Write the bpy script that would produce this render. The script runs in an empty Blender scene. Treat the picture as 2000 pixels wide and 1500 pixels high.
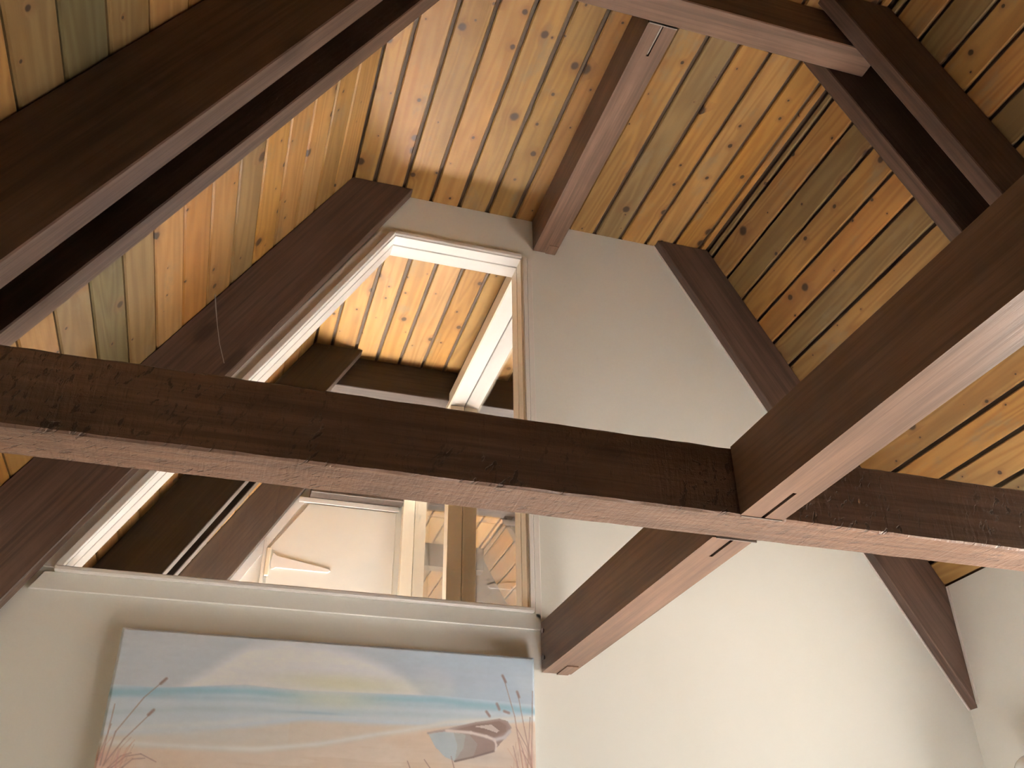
import bpy, bmesh, math, random
import numpy as np
from mathutils import Vector, Matrix

S = 0.8          # metres per survey unit (the end wall stands 4 units = 3.2 m from the camera)
EYE = 1.3        # camera height above the floor
def P(x, y, z): return Vector((x*S, y*S, z*S + EYE))

scene = bpy.context.scene
col = scene.collection

# ------------------------------------------------------------------ camera
PITCH, YAW, ROLL, FPX = 0.55128093, 0.30696608, -0.0132579, 1841.36
ca, sa, cb, sb = math.cos(PITCH), math.sin(PITCH), math.cos(YAW), math.sin(YAW)
fwd = Vector((sb*ca, cb*ca, sa)); right = Vector((cb, -sb, 0)); up = right.cross(fwd)
r2 = right*math.cos(ROLL) + up*math.sin(ROLL); u2 = up*math.cos(ROLL) - right*math.sin(ROLL)
cam_data = bpy.data.cameras.new('camera'); cam = bpy.data.objects.new('camera', cam_data)
col.objects.link(cam)
cam_data.sensor_width = 36.0; cam_data.lens = FPX/2000*36.0
cam_data.clip_start = 0.02; cam_data.clip_end = 500
cam.matrix_world = Matrix(((r2.x, u2.x, -fwd.x, 0), (r2.y, u2.y, -fwd.y, 0), (r2.z, u2.z, -fwd.z, EYE), (0, 0, 0, 1)))
scene.camera = cam

# ------------------------------------------------------------------ sky, sun, exposure
SUN_EL, SUN_AZ = math.radians(46), math.radians(0)   # azimuth from +X towards +Y
world = bpy.data.worlds.new('world'); scene.world = world; world.use_nodes = True
wn = world.node_tree.nodes; wl = world.node_tree.links
sky = wn.new('ShaderNodeTexSky'); sky.sky_type = 'NISHITA'; sky.sun_disc = False
sky.sun_elevation = SUN_EL; sky.sun_rotation = math.pi/2 - SUN_AZ
wl.new(sky.outputs[0], wn['Background'].inputs[0]); wn['Background'].inputs[1].default_value = 0.30
sun_d = bpy.data.lights.new('sun', 'SUN'); sun_d.energy = 400; sun_d.angle = math.radians(0.6)
sun_d.color = (1.0, 0.985, 0.97)
sun = bpy.data.objects.new('sun', sun_d); col.objects.link(sun)
sd = Vector((math.cos(SUN_EL)*math.cos(SUN_AZ), math.cos(SUN_EL)*math.sin(SUN_AZ), math.sin(SUN_EL)))
sun.rotation_euler = sd.to_track_quat('Z', 'Y').to_euler(); sun.location = (12, 3, 14)
vs = scene.view_settings
vs.view_transform = 'Standard'; vs.look = 'None'; vs.gamma = 1.0; vs.exposure = 0.56; vs.use_curve_mapping = False
try:
    scene.cycles.use_denoising = True
    scene.cycles.max_bounces = 10; scene.cycles.diffuse_bounces = 6; scene.cycles.transparent_max_bounces = 12
    scene.cycles.caustics_reflective = False; scene.cycles.caustics_refractive = False
    scene.cycles.sample_clamp_indirect = 12
except Exception: pass

# ------------------------------------------------------------------ the survey
ZC = 3.728                       # flat ceiling
XL, XR = 0.335, 2.525            # creases between flat and slopes
SL, SR = 1.612, 1.79             # steepness of the slopes
WL, WR = -0.96, 3.665            # side walls
FL = -EYE/S                      # floor
LF = 0.25                        # floor of the upper room behind the end wall
YW, YB = 4.0, 4.16               # end wall, front and back
YF = 7.5                         # white wall of the next room
YE, Y0 = 11.0, -1.6              # ends of the building in this model
def xo_l(z): return XL + (z - ZC)/SL
def xo_r(z): return XR + (ZC - z)/SR
def xi_l(z): return -0.829 + (z - 1.195)/1.682
def xi_r(z): return 2.201 + (3.705 - z)/1.809
def zo_l(x): return ZC + (x - XL)*SL
def zo_r(x): return ZC - (x - XR)*SR
def zi_l(x): return 1.195 + (x + 0.829)*1.682
def zi_r(x): return 3.705 - (x - 2.201)*1.809

# ------------------------------------------------------------------ materials
def lin(r, g, b):
    f = lambda c: (c/255/12.92) if c/255 <= 0.04045 else ((c/255+0.055)/1.055)**2.4
    return (f(r), f(g), f(b), 1)
class NT:
    def __init__(self, name):
        self.m = bpy.data.materials.new(name); self.m.use_nodes = True
        self.t = self.m.node_tree; self.n = self.t.nodes; self.b = self.n['Principled BSDF']
    def node(self, kind, **kw):
        nd = self.n.new(kind)
        for k, v in kw.items():
            if k.startswith('i_'):
                key = k[2:]; key = int(key) if key.isdigit() else key
                nd.inputs[key].default_value = v
            else: setattr(nd, k, v)
        return nd
    def link(self, a, b): self.t.links.new(a, b)
    def math(self, op, a, b=None, c=None, clamp=False):
        nd = self.n.new('ShaderNodeMath'); nd.operation = op; nd.use_clamp = clamp
        for i, v in enumerate((a, b, c)):
            if v is None: continue
            if isinstance(v, (int, float)): nd.inputs[i].default_value = v
            else: self.link(v, nd.inputs[i])
        return nd.outputs[0]
    def mix(self, fac, a, b, mode='MIX'):
        nd = self.n.new('ShaderNodeMix'); nd.data_type = 'RGBA'; nd.blend_type = mode
        for s, v in ((0, fac), (6, a), (7, b)):
            if isinstance(v, (int, float)): nd.inputs[s].default_value = v
            elif isinstance(v, tuple): nd.inputs[s].default_value = v
            else: self.link(v, nd.inputs[s])
        return nd.outputs[2]
    def step(self, x, lo, hi):
        nd = self.n.new('ShaderNodeMapRange'); nd.interpolation_type = 'SMOOTHSTEP'
        nd.inputs[1].default_value = lo; nd.inputs[2].default_value = hi
        if lo > hi:
            nd.inputs[1].default_value = hi; nd.inputs[2].default_value = lo
            nd.inputs[3].default_value = 1; nd.inputs[4].default_value = 0
        self.link(x, nd.inputs[0]); return nd.outputs[0]
    def noise(self, vec, scale, detail=3, rough=0.55, dist=0):
        nd = self.n.new('ShaderNodeTexNoise'); nd.inputs['Scale'].default_value = scale
        nd.inputs['Detail'].default_value = detail; nd.inputs['Roughness'].default_value = rough
        nd.inputs['Distortion'].default_value = dist
        self.link(vec, nd.inputs['Vector']); return nd.outputs[0]
    def mapping(self, vec, scale=(1, 1, 1), rot=(0, 0, 0)):
        nd = self.n.new('ShaderNodeMapping'); nd.inputs['Scale'].default_value = scale; nd.inputs['Rotation'].default_value = rot
        self.link(vec, nd.inputs['Vector']); return nd.outputs[0]
    def bump(self, h, strength, dist=0.01):
        nd = self.n.new('ShaderNodeBump'); nd.inputs['Strength'].default_value = strength; nd.inputs['Distance'].default_value = dist
        self.link(h, nd.inputs['Height']); self.link(nd.outputs[0], self.b.inputs['Normal'])

def mat_board():
    t = NT('pine_board')
    tc = t.node('ShaderNodeTexCoord').outputs['Object']
    oi = t.node('ShaderNodeObjectInfo')
    off = t.node('ShaderNodeCombineXYZ')
    t.link(t.math('MULTIPLY', oi.outputs['Random'], 31.0), off.inputs[0])
    t.link(t.math('MULTIPLY', oi.outputs['Random'], 173.0), off.inputs[1])
    t.link(t.math('MULTIPLY', oi.outputs['Random'], 57.0), off.inputs[2])
    va = t.node('ShaderNodeVectorMath', operation='ADD'); t.link(tc, va.inputs[0]); t.link(off.outputs[0], va.inputs[1]); v = va.outputs[0]
    # knots: one candidate per cell, a share of them real, of many sizes
    vk = t.mapping(v, (7.5, 6.0, 0.0001))
    wob = t.noise(t.mapping(v, (1, 1, 0.001)), 30, 2)
    vo = t.node('ShaderNodeTexVoronoi', voronoi_dimensions='2D'); t.link(vk, vo.inputs['Vector']); vo.inputs['Scale'].default_value = 1.0
    sep = t.node('ShaderNodeSeparateColor'); t.link(vo.outputs['Color'], sep.inputs[0])
    rad = t.math('MULTIPLY_ADD', t.math('POWER', sep.outputs[0], 3.0), 0.15, 0.028)
    rad = t.math('MULTIPLY', rad, t.step(sep.outputs[1], 0.30, 0.36))
    d = t.math('ADD', vo.outputs['Distance'], t.math('MULTIPLY_ADD', wob, 0.06, -0.03))
    q = t.math('DIVIDE', d, t.math('ADD', rad, 1e-4))
    knot = t.step(q, 1.1, 0.55)
    halo = t.step(q, 3.2, 0.8)
    # grain bends round the knots
    bend = t.node('ShaderNodeCombineXYZ'); t.link(t.math('MULTIPLY', halo, 0.012), bend.inputs[0])
    vb = t.node('ShaderNodeVectorMath', operation='ADD'); t.link(v, vb.inputs[0]); t.link(bend.outputs[0], vb.inputs[1])
    g1 = t.noise(t.mapping(vb.outputs[0], (9, 0.55, 9)), 1.0, 2, 0.5)
    ring = t.math('MULTIPLY_ADD', t.math('SINE', t.math('MULTIPLY', g1, 62)), 0.5, 0.5)
    fine = t.noise(t.mapping(vb.outputs[0], (160, 5, 160)), 1.0, 3, 0.6)
    blot = t.noise(t.mapping(v, (5, 1.6, 5)), 1.0, 3, 0.6)
    stain = t.noise(t.mapping(v, (6, 2.6, 6)), 1.3, 4, 0.65)
    base = oi.outputs['Color']
    c = t.mix(t.math('MULTIPLY', ring, 0.42), base, (0.55, 0.42, 0.30, 1), 'MULTIPLY')
    c = t.mix(t.math('MULTIPLY', fine, 0.35), c, (0.62, 0.5, 0.4, 1), 'MULTIPLY')
    c = t.mix(t.step(blot, 0.42, 0.68), c, t.mix(1.0, c, (1.22, 1.14, 1.0, 1), 'MULTIPLY'))
    c = t.mix(t.math('MULTIPLY', t.step(stain, 0.55, 0.72), 0.62), c, (0.17, 0.125, 0.075, 1))
    c = t.mix(t.math('MULTIPLY', halo, 0.36), c, (0.14, 0.055, 0.022, 1))
    c = t.mix(t.math('MULTIPLY', knot, 0.93), c, (0.028, 0.013, 0.008, 1))
    t.link(c, t.b.inputs['Base Color'])
    t.b.inputs['Roughness'].default_value = 0.42; t.b.inputs['Specular IOR Level'].default_value = 0.22
    t.bump(t.math('ADD', t.math('MULTIPLY', fine, 0.6), t.math('MULTIPLY', ring, 0.4)), 0.18, 0.002)
    return t.m

def mat_beam(name, rot, saw=0.0, tone=(0.135, 0.075, 0.049), rough=0.45):
    """dark stained timber; rot turns the grain's x axis along the member"""
    t = NT(name)
    tc = t.node('ShaderNodeTexCoord').outputs['Object']
    v = t.mapping(tc, (1, 1, 1), rot)
    oi = t.node('ShaderNodeObjectInfo')
    off = t.node('ShaderNodeCombineXYZ'); t.link(t.math('MULTIPLY', oi.outputs['Random'], 41.0), off.inputs[0]); t.link(t.math('MULTIPLY', oi.outputs['Random'], 13.0), off.inputs[2])
    va = t.node('ShaderNodeVectorMath', operation='ADD'); t.link(v, va.inputs[0]); t.link(off.outputs[0], va.inputs[1]); v = va.outputs[0]
    grain = t.noise(t.mapping(v, (2.2, 70, 70)), 1.0, 4, 0.65)
    streak = t.noise(t.mapping(v, (0.8, 16, 16)), 1.0, 3, 0.6)
    blot = t.noise(v, 3.5, 4, 0.6)
    vo = t.node('ShaderNodeTexVoronoi'); t.link(t.mapping(v, (2.2, 6, 6)), vo.inputs['Vector']); vo.inputs['Scale'].default_value = 1.0
    sp = t.node('ShaderNodeSeparateColor'); t.link(vo.outputs['Color'], sp.inputs[0])
    knot = t.math('MULTIPLY', t.step(vo.outputs['Distance'], 0.20, 0.08), t.step(sp.outputs[0], 0.6, 0.65))
    a = tuple(x*0.62 for x in tone) + (1,); b = tuple(min(1, x*1.28) for x in tone) + (1,)
    c = t.mix(t.step(t.math('MULTIPLY_ADD', grain, 0.6, t.math('MULTIPLY', streak, 0.4)), 0.34, 0.66), a, b)
    c = t.mix(t.math('MULTIPLY', t.step(blot, 0.42, 0.72), 0.4), c, tuple(x*0.6 for x in tone) + (1,))
    c = t.mix(t.math('MULTIPLY', knot, 0.55), c, tuple(x*0.25 for x in tone) + (1,))
    h = t.math('MULTIPLY', grain, 0.7)
    if saw:
        marks = t.noise(t.mapping(v, (95, 9, 9)), 1.0, 2, 0.5, 0.6)
        pit = t.noise(t.mapping(v, (60, 60, 60)), 1.0, 3, 0.7)
        chip = t.math('MULTIPLY', t.step(marks, 0.60, 0.72), t.step(pit, 0.48, 0.6))
        c = t.mix(t.math('MULTIPLY', chip, 0.55*saw), c, tuple(x*0.3 for x in tone) + (1,))
        dash = t.noise(t.mapping(t.mapping(v, (1, 1, 1), (0.5, 0.35, 0.75)), (11, 85, 45)), 1.0, 3, 0.6, 0.4)
        patch = t.noise(v, 2.3, 2, 0.5)
        cut = t.math('MULTIPLY', t.step(dash, 0.57, 0.65), t.step(patch, 0.40, 0.56))
        c = t.mix(t.math('MULTIPLY', cut, 0.75*saw), c, tuple(x*0.28 for x in tone) + (1,))
        h = t.math('ADD', h, t.math('MULTIPLY', t.math('ADD', marks, pit), 0.9*saw))
        h = t.math('SUBTRACT', h, t.math('MULTIPLY', cut, 0.8))
    t.link(c, t.b.inputs['Base Color'])
    t.b.inputs['Roughness'].default_value = rough; t.b.inputs['Specular IOR Level'].default_value = 0.28
    t.bump(h, 0.35 if not saw else 0.6, 0.004)
    return t.m

def mat_paint(name, rgb, rough=0.4, wear=0.06, spec=0.4):
    t = NT(name)
    tc = t.node('ShaderNodeTexCoord').outputs['Object']
    n = t.noise(tc, 2.2, 4, 0.6); f = t.noise(tc, 90, 3, 0.6)
    dirt = tuple(x*0.86 for x in rgb[:2]) + (rgb[2]*0.78, 1)
    c = t.mix(t.math('MULTIPLY', t.step(n, 0.35, 0.8), wear*4), rgb + (1,), dirt)
    t.link(c, t.b.inputs['Base Color'])
    t.b.inputs['Roughness'].default_value = rough; t.b.inputs['Specular IOR Level'].default_value = spec
    t.bump(t.math('ADD', f, t.math('MULTIPLY', n, 2.0)), 0.06, 0.004)
    return t.m

def mat_plain(name, rgb, rough=0.5, metal=0.0):
    t = NT(name)
    tc = t.node('ShaderNodeTexCoord').outputs['Object']
    n = t.noise(tc, 40, 3, 0.6)
    c = t.mix(t.math('MULTIPLY', n, 0.5), rgb + (1,), tuple(x*0.7 for x in rgb) + (1,))
    t.link(c, t.b.inputs['Base Color']); t.b.inputs['Roughness'].default_value = rough; t.b.inputs['Metallic'].default_value = metal
    return t.m

def mat_glass(name, tint=(1, 1, 1, 1)):
    """thin window pane: clear, with the pane's own mirror reflection"""
    m = bpy.data.materials.new(name); m.use_nodes = True; nt = m.node_tree; nt.nodes.clear()
    out = nt.nodes.new('ShaderNodeOutputMaterial'); mx = nt.nodes.new('ShaderNodeMixShader')
    tr = nt.nodes.new('ShaderNodeBsdfTransparent'); tr.inputs[0].default_value = tint
    gl = nt.nodes.new('ShaderNodeBsdfGlossy'); gl.inputs['Roughness'].default_value = 0.02
    lw = nt.nodes.new('ShaderNodeLayerWeight'); lw.inputs[0].default_value = 0.5
    pw = nt.nodes.new('ShaderNodeMath'); pw.operation = 'POWER'; nt.links.new(lw.outputs['Facing'], pw.inputs[0]); pw.inputs[1].default_value = 5.0
    ma = nt.nodes.new('ShaderNodeMath'); ma.operation = 'MULTIPLY_ADD'; nt.links.new(pw.outputs[0], ma.inputs[0]); ma.inputs[1].default_value = 0.96; ma.inputs[2].default_value = 0.04
    nt.links.new(ma.outputs[0], mx.inputs[0]); nt.links.new(tr.outputs[0], mx.inputs[1]); nt.links.new(gl.outputs[0], mx.inputs[2])
    nt.links.new(mx.outputs[0], out.inputs[0]); return m

def mat_floor():
    t = NT('floor_boards')
    tc = t.node('ShaderNodeTexCoord').outputs['Object']
    br = t.node('ShaderNodeTexBrick'); t.link(t.mapping(tc, (1, 1, 1), (0, 0, math.pi/2)), br.inputs['Vector'])
    br.inputs['Scale'].default_value = 1.0; br.inputs['Brick Width'].default_value = 1.4; br.inputs['Row Height'].default_value = 0.12; br.inputs['Mortar Size'].default_value = 0.003
    br.inputs['Color1'].default_value = (0.44, 0.42, 0.395, 1); br.inputs['Color2'].default_value = (0.38, 0.36, 0.335, 1); br.inputs['Mortar'].default_value = (0.2, 0.14, 0.09, 1)
    g = t.noise(t.mapping(tc, (40, 2, 40)), 1.0, 3)
    t.link(t.mix(t.math('MULTIPLY', g, 0.3), br.outputs[0], (0.75, 0.7, 0.65, 1), 'MULTIPLY'), t.b.inputs['Base Color'])
    t.b.inputs['Roughness'].default_value = 0.5
    return t.m

RX = (0, 0, 0); RY = (0, 0, -math.pi/2)
M = {}
M['board'] = mat_board()
M['beam_x'] = mat_beam('stained_timber_cross', RX)
M['beam_tie'] = mat_beam('rough_sawn_timber', RX, saw=1.0)
M['beam_y'] = mat_beam('stained_timber_long', RY)
RT = (0.092, 0.055, 0.040)
M['raft_l'] = mat_beam('stained_timber_left_slope', (0, math.atan(1.65), 0), tone=RT)
M['raft_r'] = mat_beam('stained_timber_right_slope', (0, -math.atan(1.80), 0), tone=RT)
DT = (0.040, 0.027, 0.021)  # darker tone for the timbers beyond the end wall
M['dark_l'] = mat_beam('darker_timber_left', (0, math.atan(1.65), 0), tone=DT)
M['dark_r'] = mat_beam('darker_timber_right', (0, -math.atan(1.80), 0), tone=(0.075, 0.055, 0.045))
M['dark_x'] = mat_beam('darker_timber_cross', RX, tone=DT)
M['dark_y'] = mat_beam('darker_timber_long', RY, tone=DT)
M['back'] = mat_plain('dark_tongue_wood', (0.07, 0.04, 0.02), 0.7)
M['wall'] = mat_paint('cream_wall_paint', (0.83, 0.835, 0.805), 0.30, 0.05)
M['dark_wall'] = mat_paint('brown_wall_paint', (0.09, 0.062, 0.043), 0.6)
M['tan'] = mat_paint('tan_wall_paint', (0.62, 0.56, 0.45), 0.5)
M['white'] = mat_paint('white_trim_paint', (0.84, 0.81, 0.79), 0.3, 0.05)
M['beige'] = mat_paint('beige_trim_paint', (0.82, 0.75, 0.62), 0.35, 0.06)
M['gap'] = mat_plain('dark_gap', (0.02, 0.016, 0.013), 0.9)
M['glass'] = mat_glass('window_glass')
M['floor'] = mat_floor()
M['absorber'] = mat_plain('dark_floor_absorber', (0.10, 0.075, 0.055), 0.95)
M['tile'] = mat_paint('pale_floor_paint', (0.84, 0.82, 0.78), 0.5)
M['ground'] = mat_paint('gravel', (0.17, 0.155, 0.135), 0.9)
M['steel'] = mat_plain('dull_steel', (0.30, 0.27, 0.25), 0.35, 0.9)
M['roof'] = mat_plain('roof_shingle', (0.09, 0.08, 0.075), 0.9)

# ------------------------------------------------------------------ builders
def link(o, parent=None):
    col.objects.link(o)
    if parent is not None: o.parent = parent
    return o
def tag(o, label=None, cat=None, group=None, kind=None):
    if label: o['label'] = label
    if cat: o['category'] = cat
    if group: o['group'] = group
    if kind: o['kind'] = kind
    return o
def empty(name, p):
    o = bpy.data.objects.new(name, None); o.location = p; o.empty_display_size = 0.1; return link(o)
def finish(name, bm, mat, parent=None, bevel=0.0, smooth=False):
    bmesh.ops.recalc_face_normals(bm, faces=bm.faces[:])
    if bevel:
        ed = [e for e in bm.edges if len(e.link_faces) == 2 and e.calc_face_angle(0) > 0.35]
        bmesh.ops.bevel(bm, geom=ed, offset=bevel, segments=1, affect='EDGES', profile=0.5)
    me = bpy.data.meshes.new(name); bm.to_mesh(me); bm.free()
    if mat: me.materials.append(mat)
    if smooth: me.polygons.foreach_set('use_smooth', [True]*len(me.polygons))
    o = bpy.data.objects.new(name, me); link(o)
    # put the origin at the middle of the mesh's footprint so that the object sits where the thing is
    n = len(me.vertices); co = np.empty(n*3); me.vertices.foreach_get('co', co); co = co.reshape(-1, 3)
    c = Vector(((co[:, 0].min()+co[:, 0].max())/2, (co[:, 1].min()+co[:, 1].max())/2, co[:, 2].min()))
    me.transform(Matrix.Translation(-c)); 
    if parent is not None:
        o.parent = parent; o.location = c - parent.location
    else: o.location = c
    return o
def add_prism(bm, poly, y0, y1, axis='y'):
    def pt(a, b, t):
        return P(a, t, b) if axis == 'y' else (P(t, a, b) if axis == 'x' else P(a, b, t))
    f = [bm.verts.new(pt(a, b, y0)) for a, b in poly]; g = [bm.verts.new(pt(a, b, y1)) for a, b in poly]
    n = len(poly); bm.faces.new(f); bm.faces.new(g[::-1])
    for i in range(n):
        j = (i+1) % n; bm.faces.new((f[i], g[i], g[j], f[j]))
def add_box(bm, x0, x1, y0, y1, z0, z1): add_prism(bm, [(x0, z0), (x1, z0), (x1, z1), (x0, z1)], y0, y1)
def prism(name, poly, y0, y1, mat, parent=None, bevel=0.0, axis='y'):
    bm = bmesh.new(); add_prism(bm, poly, y0, y1, axis); return finish(name, bm, mat, parent, bevel)
def box(name, x0, x1, y0, y1, z0, z1, mat, parent=None, bevel=0.0):
    bm = bmesh.new(); add_box(bm, x0, x1, y0, y1, z0, z1); return finish(name, bm, mat, parent, bevel)
def struct(o): o['kind'] = 'structure'; return o

# ------------------------------------------------------------------ the shell
fl = struct(box('floor', WL-0.2, WR+0.2, Y0-0.2, YE+0.2, FL-0.15, FL, M['floor']))
struct(box('ground', -14, 22, -14, 26, FL-0.4, FL-0.16, M['ground']))
struct(box('floor_upper', WL, WR, 5.9, YE, LF-0.12, LF, M['tile']))
struct(box('floor_absorber', WL, WR, YB, 5.9, LF-0.12, LF, M['absorber']))  # unseen dark floor strip added to cut light bounced onto the timbers
profile = [(WL, FL), (WR, FL), (WR, zo_r(WR)), (XR, ZC), (XL, ZC), (WL, zo_l(WL))]
HZ, SZ, JX = 3.42, 1.38, 1.327                 # window head, sill, right jamb
HX, LX = 0.607, -0.642                          # top and bottom ends of the sloping jamb
def xw(z): return LX + (z - SZ)*(HX-LX)/(HZ-SZ) # the sloping jamb
def holed(name, outer, hole, y0, y1, mat):
    bm = bmesh.new(); edges = []
    for loop in (outer, hole):
        vv = [bm.verts.new(P(a, y0, b)) for a, b in loop]
        edges += [bm.edges.new((vv[i], vv[(i+1) % len(vv)])) for i in range(len(vv))]
    r = bmesh.ops.triangle_fill(bm, use_beauty=True, edges=edges)
    faces = [g for g in r['geom'] if isinstance(g, bmesh.types.BMFace)]
    ex = bmesh.ops.extrude_face_region(bm, geom=faces)
    d = P(0, y1, 0) - P(0, y0, 0)
    bmesh.ops.translate(bm, vec=d, verts=[v for v in ex['geom'] if isinstance(v, bmesh.types.BMVert)])
    return finish(name, bm, mat)
g = 0.012
hole = [(LX-g*1.5, SZ-g), (JX+g, SZ-g), (JX+g, HZ+g), (HX-g, HZ+g)]
we = struct(holed('wall_end', profile, hole, YW, YB, M['wall']))
we.data.materials.append(M['dark_wall'])          # unseen far side, darkened to cut bounced light in the upper room
for pl in we.data.polygons:
    if pl.normal.y > 0.9: pl.material_index = 1
struct(prism('wall_back', profile, Y0-0.12, Y0, M['dark_wall']))
struct(prism('wall_outer', profile, YE, YE+0.12, M['wall']))
# right wall with three wide window openings (all outside the picture)
OPEN = [(1.85, 2.80, -0.15, 1.60), (6.1, 6.95, LF+0.1, 1.56), (8.0, 9.9, LF+0.1, 1.56)]
def wall_right():
    bm = bmesh.new(); t = 0.14; y = Y0; top = zo_r(WR)
    for a, b, z0, z1 in OPEN:
        add_box(bm, WR, WR+t, y, a, FL, top); add_box(bm, WR, WR+t, a, b, z1, top); add_box(bm, WR, WR+t, a, b, FL, z0); y = b
    add_box(bm, WR, WR+t, y, YE, FL, top)
    return finish('wall_right', bm, M['wall'])
struct(wall_right())
struct(box('wall_left', WL-0.14, WL, Y0, YB, FL, zo_l(WL), M['tan']))
struct(box('wall_left_upper', WL-0.14, WL, YB, YE, FL, zo_l(WL), M['dark_wall']))  # unseen wall of the upper room, kept dark to hold down bounced light

# ------------------------------------------------------------------ ceiling boards
TB, GAP = 0.022, 0.020
ceil_f = struct(prism('ceiling', [(XL-0.05, ZC+TB), (XR+0.05, ZC+TB), (XR+0.05, ZC+0.16), (XL-0.05, ZC+0.16)], Y0-0.1, YE+0.1, M['back']))
SUN_HOLE = (2.630, 2.630+0.0804*9, 6.12, 6.98)      # unseen roof opening added to let sun into the upper room: x0, x1, y0, y1
def slab(name, pts, hole=None):
    (x0, z0), (x1, z1) = pts; sl = (z1-z0)/(x1-x0); d = Vector((1, sl)).normalized(); n = Vector((-d.y, d.x))
    if n.y < 0: n = -n
    a, b = 0.03, 0.17; bm = bmesh.new()
    def piece(xa, xb, ya, yb):
        za, zb = z0+(xa-x0)*sl, z0+(xb-x0)*sl
        add_prism(bm, [(xa+n.x*a, za+n.y*a), (xb+n.x*a, zb+n.y*a), (xb+n.x*b, zb+n.y*b), (xa+n.x*b, za+n.y*b)], ya, yb)
    if hole is None: piece(x0, x1, Y0-0.1, YE+0.1)
    else:
        hx0, hx1, hy0, hy1 = hole
        piece(x0, x1, Y0-0.1, hy0); piece(x0, hx0, hy0, hy1); piece(hx1, x1, hy0, hy1); piece(x0, x1, hy1, YE+0.1)
    return struct(finish(name, bm, M['back']))
xl2, xr2 = WL-0.25, WR+0.25
ceil_l = slab('ceiling_left', [(xl2, zo_l(xl2)), (XL+0.04, zo_l(XL+0.04))])
ceil_r = slab('ceiling_right', [(XR-0.04, zo_r(XR-0.04)), (xr2, zo_r(xr2))], SUN_HOLE)

rng = random.Random(7)
TONES = {'o': (0.280, 0.147, 0.045), 't': (0.260, 0.149, 0.053), 'g': (0.180, 0.121, 0.054), 'd': (0.105, 0.084, 0.047), 'p': (0.305, 0.172, 0.064), 'r': (0.28, 0.136, 0.039)}
meshes = {}
def board_mesh(w, L):
    key = (round(w, 4), round(L, 3))
    if key in meshes: return meshes[key]
    c, t = 0.0055, TB                      # chamfer, thickness; underside at z = 0, length along y
    xs = [(-w/2, t), (-w/2, c*1.2), (-w/2+c, 0), (w/2-c, 0), (w/2, c*1.2), (w/2, t)]
    bm = bmesh.new()
    a = [bm.verts.new((x*S, -L/2*S, z*S)) for x, z in xs]; b = [bm.verts.new((x*S, L/2*S, z*S)) for x, z in xs]
    for i in range(6): bm.faces.new((a[i], b[i], b[(i+1) % 6], a[(i+1) % 6]))
    bm.faces.new(a); bm.faces.new(b[::-1])
    bmesh.ops.recalc_face_normals(bm, faces=bm.faces[:])
    me = bpy.data.meshes.new('board'); bm.to_mesh(me); bm.free(); me.materials.append(M['board']); meshes[key] = me
    return me
def lay(parent, p0, p1, gap, y0, y1, tone):
    """one board between the survey points p0 and p1 (x, z) of the ceiling line"""
    w = math.hypot(p1[0]-p0[0], p1[1]-p0[1]); me = board_mesh(w-gap, y1-y0)
    o = bpy.data.objects.new('board', me); link(o); o.parent = parent
    loc = P((p0[0]+p1[0])/2, (y0+y1)/2, (p0[1]+p1[1])/2)
    ang = math.atan2(p1[1]-p0[1], p1[0]-p0[0])
    o.rotation_euler = (0, -ang, 0); o.location = loc - parent.location
    k = rng.uniform(0.90, 1.10); c = TONES[tone]
    o.color = (c[0]*k, c[1]*k*rng.uniform(0.97, 1.03), c[2]*k*rng.uniform(0.9, 1.1), 1)
    return o
flat = [XL] + [0.793+0.1677*k for k in range(-2, 11)] + [XR]
ft1 = 'pptpttottgotro'; ft2 = 'ptptpotoptgotp'
lx = [XL] + [-0.29+0.0885*k for k in range(6, -8, -1)] + [WL]
lt1 = 'ptptogtrpgdgttroototto'; lt2 = 'tootptgttoppttotgtttoo'
rx = [XR, 2.549] + [2.630+0.0804*k for k in range(0, 13)] + [WR]
rt1 = 'gtgtogtttgtotgtto'; rt2 = 'totptotptotgtttto'
YS = [(Y0, YW, 0), (YB, YE, 1)]
for y0, y1, r in YS:
    for i in range(len(flat)-1):
        lay(ceil_f, (flat[i], ZC), (flat[i+1], ZC), GAP*rng.uniform(0.8, 1.15), y0, y1, (ft2 if r else ft1)[i % 14])
    for i in range(len(lx)-1):
        lay(ceil_l, (lx[i+1], zo_l(lx[i+1])), (lx[i], zo_l(lx[i])), GAP*rng.uniform(0.25, 0.6), y0, y1, (lt2 if r else lt1)[i % 22])
    for i in range(len(rx)-1):
        spans = [(y0, SUN_HOLE[2]), (SUN_HOLE[3], y1)] if r and SUN_HOLE[0]-0.01 < (rx[i]+rx[i+1])/2 < SUN_HOLE[1]+0.01 else [(y0, y1)]
        for ya, yb in spans:
            lay(ceil_r, (rx[i], zo_r(rx[i])), (rx[i+1], zo_r(rx[i+1])), GAP*rng.uniform(0.8, 1.1), ya, yb, (rt2 if r else rt1)[i % 17])

# ------------------------------------------------------------------ timbers
E0 = 0.002
poly_l = [(xo_l(ZC)+E0, ZC-E0), (xi_l(ZC), ZC-E0), (WL+E0, zi_l(WL)), (WL+E0, zo_l(WL)-E0)]
poly_r = [(xi_r(ZC), ZC-E0), (xo_r(ZC)-E0, ZC-E0), (WR-E0, zo_r(WR)-E0), (WR-E0, zi_r(WR))]
def rafter(side, y0, y1, label):
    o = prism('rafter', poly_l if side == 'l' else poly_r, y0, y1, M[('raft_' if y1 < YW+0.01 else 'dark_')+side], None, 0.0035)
    return tag(o, label, 'rafter', 'sloping roof rafters')
YT0, YT1 = 2.215, 2.375
rafter('l', 3.925, YW-E0, 'dark rafter along the end wall, beside the white sloping window frame')
rafter('r', 3.94, YW-E0, 'dark rafter on the white end wall, tapering to a point at the lower right')
rafter('l', 2.112, YT0-E0, 'wide dark rafter crossing the upper left corner, nearest the camera')
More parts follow.
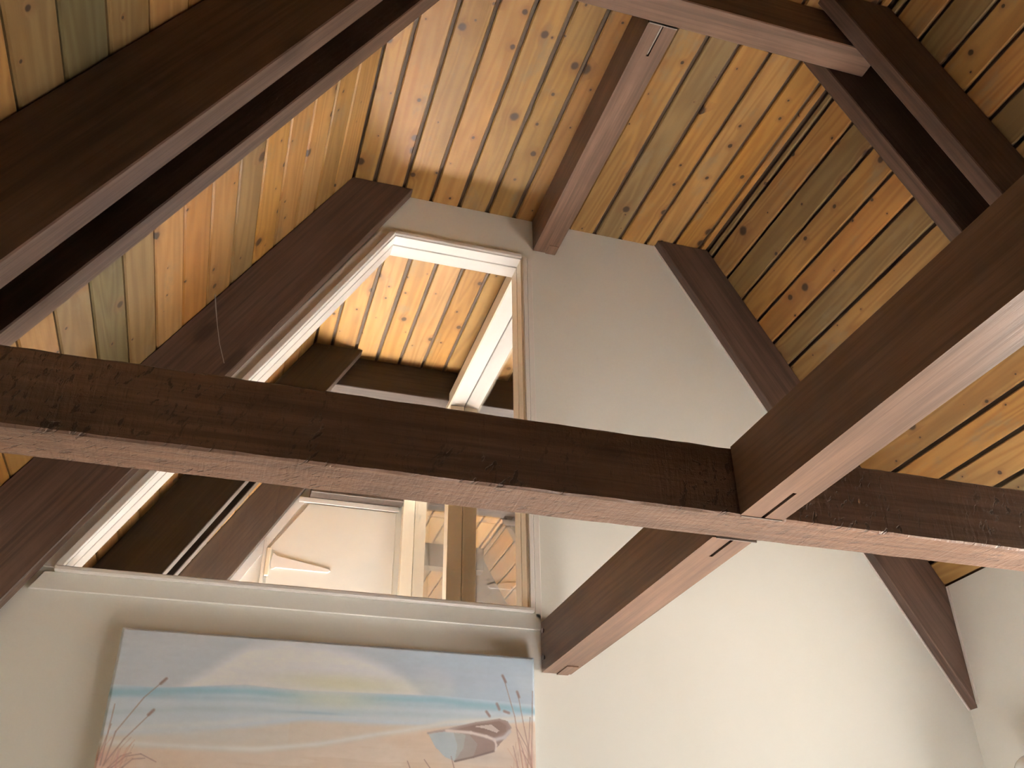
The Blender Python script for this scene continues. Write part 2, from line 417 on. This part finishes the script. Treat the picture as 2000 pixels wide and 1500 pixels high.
rafter('l', YT1+E0, 2.468, 'dark rafter just behind the nearest one at upper left')
rafter('r', 2.135, YT0-E0, 'dark rafter at upper right that crosses in front of the collar beam')
rafter('r', YT1+E0, 2.455, 'dark rafter at upper right that starts behind the collar beam')

def beam(name, x0, x1, y0, y1, z0, z1, mat, slots=(), bevel=0.0035):
    """a squared timber; slots are knife-plate cuts (x0, x1, y0, y1) in its underside"""
    if not slots:
        return box(name, x0, x1, y0, y1, z0, z1, mat, None, bevel)
    bm = bmesh.new()
    xs = sorted({x0, x1} | {v for s in slots for v in s[:2]}); ys = sorted({y0, y1} | {v for s in slots for v in s[2:]})
    V = {}
    def vt(x, y, z):
        k = (round(x, 5), round(y, 5), round(z, 5))
        if k not in V: V[k] = bm.verts.new(P(x, y, z))
        return V[k]
    def inside(a, b): return any(s[0]-1e-6 <= a <= s[1]+1e-6 and s[2]-1e-6 <= b <= s[3]+1e-6 for s in slots)
    dp = 0.035
    for i in range(len(xs)-1):
        for j in range(len(ys)-1):
            a, b, c, d = xs[i], xs[i+1], ys[j], ys[j+1]; ins = inside((a+b)/2, (c+d)/2)
            h = z0 + (dp if ins else 0)
            bm.faces.new((vt(a, c, h), vt(b, c, h), vt(b, d, h), vt(a, d, h)))
            if ins:
                for (p, q, nx, ny) in (((a, c), (b, c), (a+b)/2, c-1e-3), ((a, d), (b, d), (a+b)/2, d+1e-3), ((a, c), (a, d), a-1e-3, (c+d)/2), ((b, c), (b, d), b+1e-3, (c+d)/2)):
                    if not inside(nx, ny): bm.faces.new((vt(*p, z0), vt(*q, z0), vt(*q, h), vt(*p, h)))
    bm.faces.new([vt(x, y0, z0) for x in xs] + [vt(x1, y0, z1), vt(x0, y0, z1)])
    bm.faces.new([vt(x, y1, z0) for x in xs] + [vt(x1, y1, z1), vt(x0, y1, z1)])
    bm.faces.new([vt(x0, y, z0) for y in ys] + [vt(x0, y1, z1), vt(x0, y0, z1)])
    bm.faces.new([vt(x1, y, z0) for y in ys] + [vt(x1, y1, z1), vt(x1, y0, z1)])
    bm.faces.new((vt(x0, y0, z1), vt(x1, y0, z1), vt(x1, y1, z1), vt(x0, y1, z1)))
    return finish(name, bm, mat)
BZ0, BZ1 = 1.098, 1.320
def rough_tie():
    bm = bmesh.new(); n = 90; r = random.Random(5); rows = []
    for i in range(n+1):
        x = WL+E0 + (WR-WL-2*E0)*i/n; j = lambda a: r.uniform(-a, a)
        c = 0.006
        rows.append([bm.verts.new(P(x, y, z)) for y, z in (
            (YT0, BZ0+c+j(.0012)), (YT0+c, BZ0+j(.001)), (YT1-c, BZ0+j(.001)), (YT1, BZ0+c+j(.0015)), (YT1, BZ1-c), (YT1-c, BZ1+j(.002)), (YT0+c, BZ1+j(.002)), (YT0, BZ1-c+j(.002)))])
    for a, b in zip(rows, rows[1:]):
        for k in range(8): bm.faces.new((a[k], a[(k+1) % 8], b[(k+1) % 8], b[k]))
    bm.faces.new(rows[0]); bm.faces.new(rows[-1])
    return finish('tie_beam', bm, M['beam_tie'])
tie = rough_tie()
tag(tie, 'long rough-sawn dark tie beam crossing the whole picture below the middle', 'beam')
CZ0 = 3.508
collar = beam('collar_beam', xi_l(ZC)-0.28, xi_r(ZC)+0.30, 2.235, YT1-E0, CZ0, ZC-E0, M['beam_x'])
tag(collar, 'dark collar beam against the flat ceiling at the top edge', 'beam')
BX0, BX1 = 1.388, 1.526
o = beam('longitudinal_beam', BX0, BX1, YT1+0.006, YW-E0, BZ0, BZ1, M['beam_y'], [(1.452, 1.464, YT1+0.006, 2.53)])
tag(o, 'short dark beam running from the white end wall to the tie beam', 'beam')
box('hanger_plate', BX0+0.012, BX1+0.010, YT1+0.0005, YT1+0.0055, BZ0-0.004, BZ1-0.03, M['steel'], o)
box('hanger_plate', 1.4555, 1.4605, YT1+0.008, 2.526, BZ0+0.008, BZ0+0.034, M['steel'], o)
box('wall_shoe', BX0+0.07, BX1-0.016, 3.86, YW-E0, BZ0-0.005, BZ0-0.0002, M['beam_y'], o)
for k in range(2):
    bm = bmesh.new(); bmesh.ops.create_cone(bm, cap_ends=True, segments=12, radius1=0.009, radius2=0.007, depth=0.006, matrix=Matrix.Translation(P(BX0-0.004, 3.955, BZ0+0.055+0.12*k)) @ Matrix.Rotation(math.pi/2, 4, 'Y'))
    finish('bolt', bm, M['steel'], o)
o = beam('longitudinal_beam', BX0, BX1+0.004, Y0+0.004, YT0-0.006, BZ0, BZ1, M['beam_y'], [(1.455, 1.467, 2.035, YT0-0.006)])
tag(o, 'dark beam running from the tie beam towards the camera at the right edge', 'beam')
box('hanger_plate', BX0+0.004, BX1, YT0-0.0055, YT0-0.0005, BZ0-0.003, BZ1-0.03, M['steel'], o)
box('hanger_plate', 1.4585, 1.4635, 2.04, YT0-0.008, BZ0+0.008, BZ0+0.034, M['steel'], o)
RX0, RX1 = 1.405, 1.542
o = beam('ridge_beam', RX0, RX1, YT1+0.006, YW-E0, CZ0, ZC-E0, M['beam_y'], [(1.467, 1.479, YT1+0.006, 2.55)])
tag(o, 'dark ridge beam along the flat ceiling from the collar beam to the window wall', 'beam')
box('hanger_plate', RX0+0.004, RX1-0.002, YT1+0.0005, YT1+0.0055, CZ0-0.004, ZC-0.04, M['steel'], o)
box('hanger_plate', 1.4705, 1.4755, YT1+0.008, 2.545, CZ0+0.006, CZ0+0.034, M['steel'], o)
box('wall_shoe', RX0+0.075, RX1-0.004, 3.925, YW-E0, CZ0-0.005, CZ0-0.0002, M['beam_y'], o)

# ------------------------------------------------------------------ the trapezoid window
win = empty('window_1', P(JX-0.6, YW, SZ)); struct(win)
def band(a0, a1):
    """outline of the sloping jamb between offsets a0 and a1 measured sideways from the opening edge"""
    return [(xw(SZ)-a0, SZ), (xw(HZ)-a0, HZ), (xw(HZ)-a1, HZ), (xw(SZ)-a1, SZ)]
PR = 0.016
# frame in two steps either side of the pane
for (ya, yb, nm) in ((YW-0.004, 4.066, 'frame'), (4.078, YB+0.006, 'inner_frame')):
    prism(nm+'_head', [(xw(HZ)-0.012, HZ), (JX+0.012, HZ), (JX+0.012, HZ+0.011), (xw(HZ)-0.012, HZ+0.011)], ya, yb, M['white'], win)
    prism(nm+'_slope', band(0.0, 0.014), ya, yb, M['white'], win)
    prism(nm+'_jamb', [(JX, SZ), (JX+0.011, SZ), (JX+0.011, HZ), (JX, HZ)], ya, yb, M['beige'], win)
    prism(nm+'_bottom', [(LX, SZ-0.011), (JX, SZ-0.011), (JX, SZ), (LX, SZ)], ya, yb, M['white'], win)
# casings on the room side
prism('head_casing', [(xw(HZ)-0.016, HZ+0.010), (JX+0.005, HZ+0.010), (JX+0.005, HZ+0.034), (xw(HZ)-0.001, HZ+0.034)], YW-PR, YW-0.0005, M['white'], win, 0.002)
prism('side_casing', band(0.036, 0.098), YW-0.010, YW-0.0005, M['white'], win)
prism('side_casing', [(xw(SZ)-0.002, SZ), (xw(HZ)-0.002, HZ+0.01), (xw(HZ)-0.036, HZ+0.01), (xw(SZ)-0.036, SZ)], YW-0.026, YW-0.0005, M['white'], win, 0.002)
prism('side_casing', [(JX+0.010, SZ), (JX+0.032, SZ), (JX+0.032, HZ+0.012), (JX+0.010, HZ+0.012)], YW-0.020, YW-0.0005, M['white'], win, 0.002)
prism('side_casing', [(JX+0.036, SZ-0.04), (JX+0.066, SZ-0.04), (JX+0.066, HZ+0.010), (JX+0.036, HZ+0.010)], YW-0.012, YW-0.0005, M['white'], win, 0.002)
prism('sill', [(LX-0.03, SZ-0.020), (JX+0.028, SZ-0.020), (JX+0.028, SZ+0.002), (LX-0.03, SZ+0.002)], YW-0.034, YW-0.0005, M['white'], win, 0.004)
prism('apron', [(LX-0.11, SZ-0.095), (JX+0.062, SZ-0.095), (JX+0.062, SZ-0.020), (LX-0.065, SZ-0.020)], YW-0.012, YW-0.0005, M['wall'], win, 0.002)
prism('glass_pane', [(LX+0.0, SZ), (JX, SZ), (JX, HZ), (HX, HZ)], 4.070, 4.074, M['glass'], win)

# ------------------------------------------------------------------ the room beyond the window
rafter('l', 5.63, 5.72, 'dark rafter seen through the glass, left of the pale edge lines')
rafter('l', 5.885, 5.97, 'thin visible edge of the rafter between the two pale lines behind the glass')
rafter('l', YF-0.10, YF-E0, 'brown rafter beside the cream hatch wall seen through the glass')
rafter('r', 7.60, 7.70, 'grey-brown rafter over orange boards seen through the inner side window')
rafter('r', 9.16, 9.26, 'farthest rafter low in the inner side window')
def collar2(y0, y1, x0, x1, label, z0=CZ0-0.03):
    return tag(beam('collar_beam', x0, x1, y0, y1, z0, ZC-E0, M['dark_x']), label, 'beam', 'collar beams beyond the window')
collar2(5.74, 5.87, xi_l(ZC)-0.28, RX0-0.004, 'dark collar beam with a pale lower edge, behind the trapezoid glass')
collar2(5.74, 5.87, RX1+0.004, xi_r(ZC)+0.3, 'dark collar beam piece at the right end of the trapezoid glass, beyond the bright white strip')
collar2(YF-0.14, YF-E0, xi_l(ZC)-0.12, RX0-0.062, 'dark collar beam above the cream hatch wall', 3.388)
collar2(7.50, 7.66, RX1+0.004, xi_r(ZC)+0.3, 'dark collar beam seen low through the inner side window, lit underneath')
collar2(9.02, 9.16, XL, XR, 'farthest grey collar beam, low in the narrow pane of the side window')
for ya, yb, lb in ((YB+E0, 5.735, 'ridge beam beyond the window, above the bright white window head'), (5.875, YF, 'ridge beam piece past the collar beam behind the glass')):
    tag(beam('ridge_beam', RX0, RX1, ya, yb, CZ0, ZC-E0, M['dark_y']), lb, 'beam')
# inner partition under the ridge: a glazed screen with posts
PZ = 3.445; PA0, PA1, PB0, PB1 = 1.352, 1.452, 1.462, 1.560
scr = empty('window_2', P(1.46, YB, LF)); struct(scr)
box('top_trim', PA0-0.012, PA0, YB+0.01, YF-0.02, PZ-0.004, CZ0+0.03, M['beige'], scr)
box('head_board', PA0, PA1, YB+0.01, YF-0.02, PZ, CZ0-0.002, M['white'], scr)
box('head_board', PB0, PB1, YB+0.01, YF-0.02, PZ, CZ0-0.002, M['white'], scr)
for (y0, y1) in ((5.735, 5.84), (YF-0.10, YF-0.02), (YB+0.01, YB+0.07)):
    box('post', PA0, PA1, y0, y1, LF+0.002, PZ-0.001, M['beige'], scr, 0.002)
    box('post', PB0-0.004, PB1-0.006, y0+0.01, y1, LF+0.002, PZ-0.001, M['beige'], scr, 0.002)
for (y0, y1) in ((YB+0.07, 5.735), (5.84, YF-0.10)):
    box('glass_pane', 1.455, 1.459, y0, y1, LF+0.12, PZ, M['glass'], scr)
    box('sill_rail', PA0, PB1, y0, y1, LF+0.05, LF+0.12, M['beige'], scr)
# the white wall with its hatch
HT = 3.385
struct(prism('wall_far', [(WL, FL), (PA1, FL), (PA1, CZ0-0.01), (RX0-0.01, CZ0-0.01), (RX0-0.01, ZC), (XL, ZC), (WL, zo_l(WL))], YF, YF+0.12, M['wall']))
tr = struct(box('trim_1', xi_l(HT)+0.0, PA0-0.025, YF-0.028, YF-E0, HT-0.048, HT, M['white'], None, 0.003))
d = 0.045
struct(prism('trim_2', [(xi_l(1.3)+0.002, 1.3), (xi_l(HT)+0.002, HT), (xi_l(HT)+d, HT-0.05), (xi_l(1.3)+d+0.03, 1.3)], YF-0.022, YF-E0, M['white']))
ha = empty('access_hatch', P(0.75, YF-0.03, 1.2))
prism('hatch_panel', [(0.285, 1.2), (1.305, 1.2), (1.305, HT-0.056), (xi_l(HT)+0.09, HT-0.056), (0.285, zi_l(0.285)-0.16)], YF-0.026, YF-0.004, M['wall'], ha, 0.003)
hg = prism('strap_hinge', [(0.30, 2.775), (0.315, 2.86), (0.33, 2.86), (0.35, 2.838), (0.77, 2.768), (0.79, 2.75), (0.77, 2.732), (0.35, 2.735), (0.33, 2.72), (0.315, 2.72)], YF-0.040, YF-0.027, M['white'], ha, 0.003)
box('hinge_knuckle', 0.262, 0.300, YF-0.048, YF-0.026, 2.66, 2.90, M['beige'], ha, 0.006)
box('jamb_strip', 0.235, 0.262, YF-0.034, YF-0.003, 1.2, 2.97, M['white'], ha, 0.003)
tag(ha, 'cream access hatch with a painted strap hinge, seen low through the glass', 'hatch')

# ------------------------------------------------------------------ the painting
def painting():
    x0, x1, ztop, H, yf = -0.3685, 1.3335, 1.1445, 0.851, 3.935
    NX, NY = 640, 320
    u, v = np.meshgrid((np.arange(NX+1))/NX, (np.arange(NY+1))/NY)
    rs = np.random.RandomState(3)
    def fbm(su, sv, oct=4, seed=0):
        r = np.random.RandomState(seed); out = np.zeros_like(u); amp = 1; tot = 0
        for k in range(oct):
            a, b = int(su*2**k)+2, int(sv*2**k)+2; gr = r.rand(b+1, a+1)
            fx, fy = u*a*0.999, np.clip(v, 0, 1)*b*0.999; ix, iy = fx.astype(int), fy.astype(int); tx, ty = fx-ix, fy-iy
            tx = tx*tx*(3-2*tx); ty = ty*ty*(3-2*ty)
            out += amp*((gr[iy, ix]*(1-tx)+gr[iy, ix+1]*tx)*(1-ty)+(gr[iy+1, ix]*(1-tx)+gr[iy+1, ix+1]*tx)*ty); tot += amp; amp *= 0.5
        return out/tot
    C = np.zeros(u.shape+(3,))
    def ss(a, b, x): t = np.clip((x-a)/(b-a), 0, 1); return t*t*(3-2*t)
    def put(mask, rgb):
        C[:] = C*(1-mask[..., None]) + np.array(rgb, float)*mask[..., None]
    n1 = fbm(5, 4, 5, 1); n2 = fbm(3, 14, 5, 2); n3 = fbm(4, 40, 3, 4); n4 = fbm(60, 60, 2, 5)
    C[:] = (198, 205, 208)
    put(ss(0.35, 0.9, u)*0.9, (172, 188, 199))
    put(ss(0.45, 0.7, n1)*0.35, (214, 214, 212)); put(ss(0.5, 0.75, fbm(4, 6, 4, 9))*0.3, (180, 184, 194))
    # cloud bank
    cu = np.array([0.10, 0.165, 0.216, 0.29, 0.372, 0.47, 0.585, 0.663, 0.74]); cv = np.array([0.30, 0.214, 0.137, 0.038, 0.006, 0.011, 0.062, 0.126, 0.25])
    top = np.interp(u, cu, cv, left=0.4, right=0.4) + (n1-0.5)*0.05
    put(ss(-0.02, 0.055, v-top)*(v < 0.3)*0.95, (240, 241, 241))
    gl = np.exp(-((u-0.52)/0.16)**2-((v-0.195)/0.045)**2); put(np.clip(gl*0.75, 0, 1), (218, 216, 178))
    # sea
    hor = np.interp(u, [0, 0.1, 0.29, 0.43, 0.6, 0.75, 1.0], [0.262, 0.262, 0.229, 0.240, 0.232, 0.223, 0.240]) + (n2-0.5)*0.012
    sea = ss(-0.004, 0.006, v-hor); put(sea, (205, 217, 222))
    def band(cu, cv, w, rgb, a, seed):
        c = np.interp(u, cu, cv); nn = fbm(5, 10, 4, seed)
        m = np.exp(-((v-c-(nn-0.5)*0.02)/w)**2)*a*sea; put(np.clip(m, 0, 1), rgb)
    band([0, 0.29, 0.42, 0.52, 0.62, 0.75, 1], [0.295, 0.254, 0.262, 0.27, 0.255, 0.246, 0.268], 0.019, (142, 178, 190), 0.95, 11)
    band([0, 1], [0.30, 0.262], 0.012, (128, 164, 176), 0.35, 12)
    put(np.clip(np.exp(-((u-0.5)/0.11)**2-((v-0.27)/0.05)**2)*0.8*sea, 0, 1), (216, 218, 196))
    band([0, 0.2, 0.4, 1], [0.38, 0.345, 0.335, 0.31], 0.014, (172, 192, 196), 0.55, 13)
    m = np.exp(-((u-0.465)/0.075)**2-((v-0.337)/0.0065)**2); put(np.clip(m, 0, 1)*0.75, (138, 168, 182))
    # wet sand, foam and beach
    f1 = np.interp(u, [0, 0.237, 0.439, 0.681, 1], [0.46, 0.421, 0.362, 0.352, 0.33]) + (n2-0.5)*0.02
    put(ss(0.0, 0.035, v-f1)*0.85, (212, 196, 174)); put(ss(0.0, 0.02, v-f1)*(u > 0.4)*0.3, (205, 184, 160))
    put(np.exp(-((v-f1+0.012)/0.014)**2)*0.7*(0.5+0.5*ss(0.5, 0.1, u)), (228, 232, 228))
    put(np.exp(-((u-0.15)/0.2)**2-((v-0.45)/0.05)**2)*0.6, (214, 219, 216))
    f2 = np.interp(u, [0, 0.06, 0.333, 0.468, 0.682, 0.769, 1], [0.515, 0.514, 0.516, 0.484, 0.395, 0.356, 0.31]) + (n2-0.5)*0.012
    put(ss(0.0, 0.02, v-f2), (216, 198, 178)); put(np.exp(-((v-f2+0.010)/0.013)**2)*0.85, (233, 231, 221))
    put(ss(0.0, 0.03, v-f2)*ss(0.45, 0.7, n1)*0.5, (206, 178, 150)); put(ss(0.02, 0.06, v-f2)*ss(0.55, 0.7, n3)*0.35, (186, 160, 134))
    put(ss(0.5, 0.9, u)*ss(0.0, 0.03, v-f2)*0.35, (200, 178, 156))
    put(ss(0.52, 0.57, v)*ss(0.12, 0.0, u)*0.5, (196, 150, 136))
    put(ss(0.40, 0.50, v)*ss(0.90, 1.0, u)*0.5, (186, 160, 140))
    def poly(pts, rgb, a=1.0, soft=0.0):
        inside = np.zeros(u.shape, bool); j = len(pts)-1
        for i in range(len(pts)):
            xi, yi = pts[i]; xj, yj = pts[j]
            cond = ((yi > v) != (yj > v)) & (u < (xj-xi)*(v-yi)/(yj-yi+1e-12)+xi); inside ^= cond; j = i
        put(inside*a, rgb); return inside
    def stroke(pts, w, rgb, a=1.0, w1=None):
        pts = np.array(pts, float); 
        for i in range(len(pts)-1):
            p, q = pts[i], pts[i+1]; dx, dy = (q-p)*np.array([2.0, 1.0]); L2 = dx*dx+dy*dy+1e-12
            t = np.clip((((u-p[0])*2.0)*dx+(v-p[1])*dy)/L2, 0, 1)
            dd = np.hypot((u-p[0])*2.0-t*dx, v-p[1]-t*dy)
            f = (i+t)/(len(pts)-1); ww = w if w1 is None else w+(w1-w)*f
            put(np.clip(1.3-dd/ww, 0, 1)*a, rgb)
    # the rowing boat
    put(np.clip(np.exp(-((u-0.86)/0.09)**2-((v-0.50)/0.035)**2), 0, 1)*0.6, (170, 160, 150))
    hull = [(0.727, 0.400), (0.772, 0.379), (0.846, 0.341), (0.905, 0.318), (0.922, 0.322), (0.935, 0.351), (0.930, 0.385), (0.918, 0.410), (0.891, 0.466), (0.85, 0.492), (0.794, 0.522), (0.769, 0.503), (0.745, 0.46)]
    poly(hull, (124, 104, 96))
    poly([(0.727, 0.400), (0.785, 0.385), (0.82, 0.40), (0.815, 0.46), (0.794, 0.522), (0.769, 0.503), (0.745, 0.46)], (160, 168, 168))
    poly([(0.79, 0.39), (0.83, 0.40), (0.85, 0.44), (0.84, 0.497), (0.794, 0.522), (0.80, 0.45)], (140, 134, 124), 0.7)
    poly([(0.785, 0.382), (0.85, 0.346), (0.905, 0.326), (0.922, 0.345), (0.922, 0.375), (0.893, 0.402), (0.85, 0.385)], (112, 90, 80))
    poly([(0.84, 0.358), (0.885, 0.345), (0.905, 0.372), (0.898, 0.382), (0.87, 0.366)], (196, 182, 170), 0.9)
    stroke([(0.727, 0.400), (0.772, 0.380), (0.846, 0.342), (0.905, 0.320), (0.925, 0.330), (0.934, 0.355)], 0.006, (136, 120, 110))
    stroke([(0.772, 0.384), (0.833, 0.388), (0.872, 0.402), (0.893, 0.416)], 0.0085, (208, 194, 182)); stroke([(0.893, 0.416), (0.918, 0.402), (0.932, 0.372)], 0.010, (188, 180, 176)); stroke([(0.893, 0.416), (0.897, 0.440), (0.896, 0.462)], 0.006, (206, 192, 182))
    stroke([(0.794, 0.522), (0.84, 0.499), (0.891, 0.468)], 0.005, (92, 74, 68))
    # reeds
    br = (122, 92, 80)
    for pts in ([(0.019, 0.60), (0.03, 0.46), (0.075, 0.31), (0.112, 0.228)], [(0.018, 0.60), (0.05, 0.49), (0.098, 0.37)], [(0.012, 0.60), (0.017, 0.345)], [(0.004, 0.58), (0.018, 0.43)],
                [(0.03, 0.62), (0.06, 0.56), (0.09, 0.548), (0.124, 0.578)], [(0.02, 0.63), (0.05, 0.56), (0.07, 0.545)], [(0.045, 0.63), (0.075, 0.57), (0.10, 0.565)],
                [(0.965, 0.55), (0.945, 0.30), (0.917, 0.115)], [(0.985, 0.5), (0.969, 0.348), (0.954, 0.19)], [(0.99, 0.56), (0.975, 0.44), (0.948, 0.35)], [(0.985, 0.6), (0.993, 0.172)], [(0.975, 0.58), (0.985, 0.30)],
                [(0.96, 0.60), (0.94, 0.44)], [(0.99, 0.62), (0.955, 0.40)], [(0.70, 0.62), (0.68, 0.53)], [(0.80, 0.60), (0.785, 0.50)], [(0.76, 0.62), (0.72, 0.52)], [(0.995, 0.56), (0.962, 0.46)]):
        stroke(pts, 0.0036, br, 0.75, 0.0026)
    for a, b in (((0.105, 0.245), (0.115, 0.222)), ((0.091, 0.383), (0.100, 0.362)), ((0.922, 0.135), (0.914, 0.105)), ((0.957, 0.205), (0.952, 0.18)), ((0.905, 0.27), (0.899, 0.245)), ((0.93, 0.285), (0.918, 0.278)), ((0.88, 0.305), (0.872, 0.285))):
        stroke([a, b], 0.0075, (112, 84, 78), 0.85)
    C += (n4[..., None]-0.5)*7 + (n3[..., None]-0.5)*6
    gr = np.random.RandomState(8)
    for k in range(26):                                     # clumps of dry grass in the lower corners
        if k % 2: a, b, h = 0.0+gr.rand()*0.07, gr.uniform(-0.01, 0.045), gr.uniform(0.05, 0.15)
        else: a, b, h = 1-gr.rand()*0.07, gr.uniform(-0.035, 0.01), gr.uniform(0.08, 0.22)
        z = gr.uniform(0.58, 0.66); stroke([(a, z), (a+b*0.4, z-h*0.6), (a+b, z-h)], 0.0030, (150+gr.randint(30), 108+gr.randint(24), 92+gr.randint(20)), 0.5, 0.0018)
    C = (C*0.92 + np.array((212, 214, 216))*0.08)*np.array((0.985, 1.0, 1.045))
    C = np.clip(C*1.05, 0, 255)/255
    lin_ = np.where(C <= 0.04045, C/12.92, ((C+0.055)/1.055)**2.4)*0.95
    # the stretched canvas: a shallow rounded-corner face over a deep edge
    root = empty('painting', P((x0+x1)/2, YW-0.02, ztop-H))
    X = x0+(x1-x0)*u; Z = ztop-H*v; Yv = np.full_like(u, yf)
    e = np.minimum(np.minimum(u*2, (1-u)*2), v)*0.85; Yv += 0.010*(1-ss(0, 0.010, e))
    co = np.stack([X*S, Yv*S, Z*S+EYE], -1).reshape(-1, 3) - np.array(root.location)
    idx = np.arange((NX+1)*(NY+1)).reshape(NY+1, NX+1)
    q = np.stack([idx[:-1, :-1], idx[1:, :-1], idx[1:, 1:], idx[:-1, 1:]], -1).reshape(-1, 4)
    me = bpy.data.meshes.new('canvas'); me.vertices.add(len(co)); me.vertices.foreach_set('co', co.ravel())
    me.loops.add(q.size); me.loops.foreach_set('vertex_index', q.ravel()); me.polygons.add(len(q))
    me.polygons.foreach_set('loop_start', np.arange(0, q.size, 4)); me.update(calc_edges=True)
    at = me.color_attributes.new('paint', 'FLOAT_COLOR', 'POINT')
    at.data.foreach_set('color', np.concatenate([lin_.reshape(-1, 3), np.ones((len(co), 1))], 1).ravel())
    t = NT('oil_paint'); a = t.node('ShaderNodeAttribute', attribute_name='paint'); t.link(a.outputs['Color'], t.b.inputs['Base Color'])
    t.b.inputs['Roughness'].default_value = 0.5; t.b.inputs['Specular IOR Level'].default_value = 0.3
    tc = t.node('ShaderNodeTexCoord').outputs['Object']; t.bump(t.noise(t.mapping(tc, (30, 30, 160)), 6, 3), 0.12, 0.002)
    me.materials.append(t.m); me.polygons.foreach_set('use_smooth', np.ones(len(q), bool))
    o = bpy.data.objects.new('canvas', me); link(o, root)
    bm = bmesh.new()
    add_box(bm, x0, x0+0.03, yf+0.010, YW-0.004, ztop-H, ztop); add_box(bm, x1-0.03, x1, yf+0.010, YW-0.004, ztop-H, ztop)
    add_box(bm, x0+0.03, x1-0.03, yf+0.010, YW-0.004, ztop-0.03, ztop); add_box(bm, x0+0.03, x1-0.03, yf+0.010, YW-0.004, ztop-H, ztop-H+0.03)
    finish('canvas_edge', bm, mat_paint('primed_canvas', (0.72, 0.72, 0.70), 0.8), root)
    tag(root, 'unframed beach painting with a rowing boat, hung below the trapezoid window', 'painting')
painting()

# ------------------------------------------------------------------ small things
# painted caulk beads where the plaster meets the right rafter and the side wall
bm = bmesh.new()
za, zb = ZC-0.004, zi_r(WR)
add_prism(bm, [(xi_r(za)-0.010, za), (xi_r(za)-0.0005, za), (xi_r(zb)-0.0005, zb), (xi_r(zb)-0.010, zb)], YW-0.008, YW-0.0005)
struct(finish('trim_3', bm, M['white']))
bm = bmesh.new(); add_box(bm, WR-0.010, WR-0.0005, 3.926, 3.938, zi_r(WR)+0.02, zo_r(WR)-0.004)
struct(finish('trim_4', bm, M['white']))

# a white globe lamp on the side wall, only its edge in the picture
def lamp():
    root = empty('wall_lamp', P(WR-0.03, 3.60, 0.62))
    def lathe(name, prof, mat, cx, cy, cz):
        bm = bmesh.new(); n = 28; rings = []
        for r, z in prof: rings.append([bm.verts.new(P(cx+r*math.cos(2*math.pi*k/n), cy+r*math.sin(2*math.pi*k/n), cz+z)) for k in range(n)])
        for a, b in zip(rings, rings[1:]):
            for k in range(n): bm.faces.new((a[k], a[(k+1) % n], b[(k+1) % n], b[k]))
        bm.faces.new(rings[0]); bm.faces.new(rings[-1]); return finish(name, bm, mat, root, 0, True)
    gl = NT('opal_glass'); gl.b.inputs['Base Color'].default_value = (0.85, 0.86, 0.85, 1); gl.b.inputs['Roughness'].default_value = 0.12
    cx, cy, cz = WR-0.15, 3.548, 0.682
    lathe('globe', [(0.085*math.sin(a), -0.085*math.cos(a)) for a in [0.12+k*(math.pi-0.24)/18 for k in range(19)]], gl.m, cx, cy, cz)
    lathe('collar', [(0.045, -0.105), (0.045, -0.072), (0.03, -0.068)], M['steel'], cx, cy, cz)
    box('arm', cx, WR-0.02, cy-0.012, cy+0.012, cz-0.125, cz-0.103, M['steel'], root, 0.003)
    box('wall_plate', WR-0.02, WR-0.001, cy-0.05, cy+0.05, cz-0.17, cz-0.06, M['steel'], root, 0.004)
    tag(root, 'white glass wall lamp cut by the lower right edge of the picture', 'lamp')
lamp()

# a loose cobweb thread hanging from the left slope in front of the end rafter
def thread():
    pts = [P(-0.262, 3.90, 2.775), P(-0.245, 3.905, 2.69), P(-0.225, 3.91, 2.60), P(-0.20, 3.912, 2.50), P(-0.165, 3.916, 2.40)]
    bm = bmesh.new(); rings = []
    for i, p in enumerate(pts):
        r = 0.0022 if i < 2 else 0.0013
        rings.append([bm.verts.new(p+Vector((math.cos(a)*r, 0, math.sin(a)*r))) for a in (0.3, 1.9, 3.4, 5.0)])
    for a, b in zip(rings, rings[1:]):
        for k in range(4): bm.faces.new((a[k], a[(k+1) % 4], b[(k+1) % 4], b[k]))
    bm.faces.new(rings[0]); bm.faces.new(rings[-1])
    tag(finish('cobweb_thread', bm, mat_plain('dusty_web', (0.30, 0.28, 0.26), 0.9)), 'grey cobweb thread hanging across the dark rafter beside the window', 'cobweb')
thread()
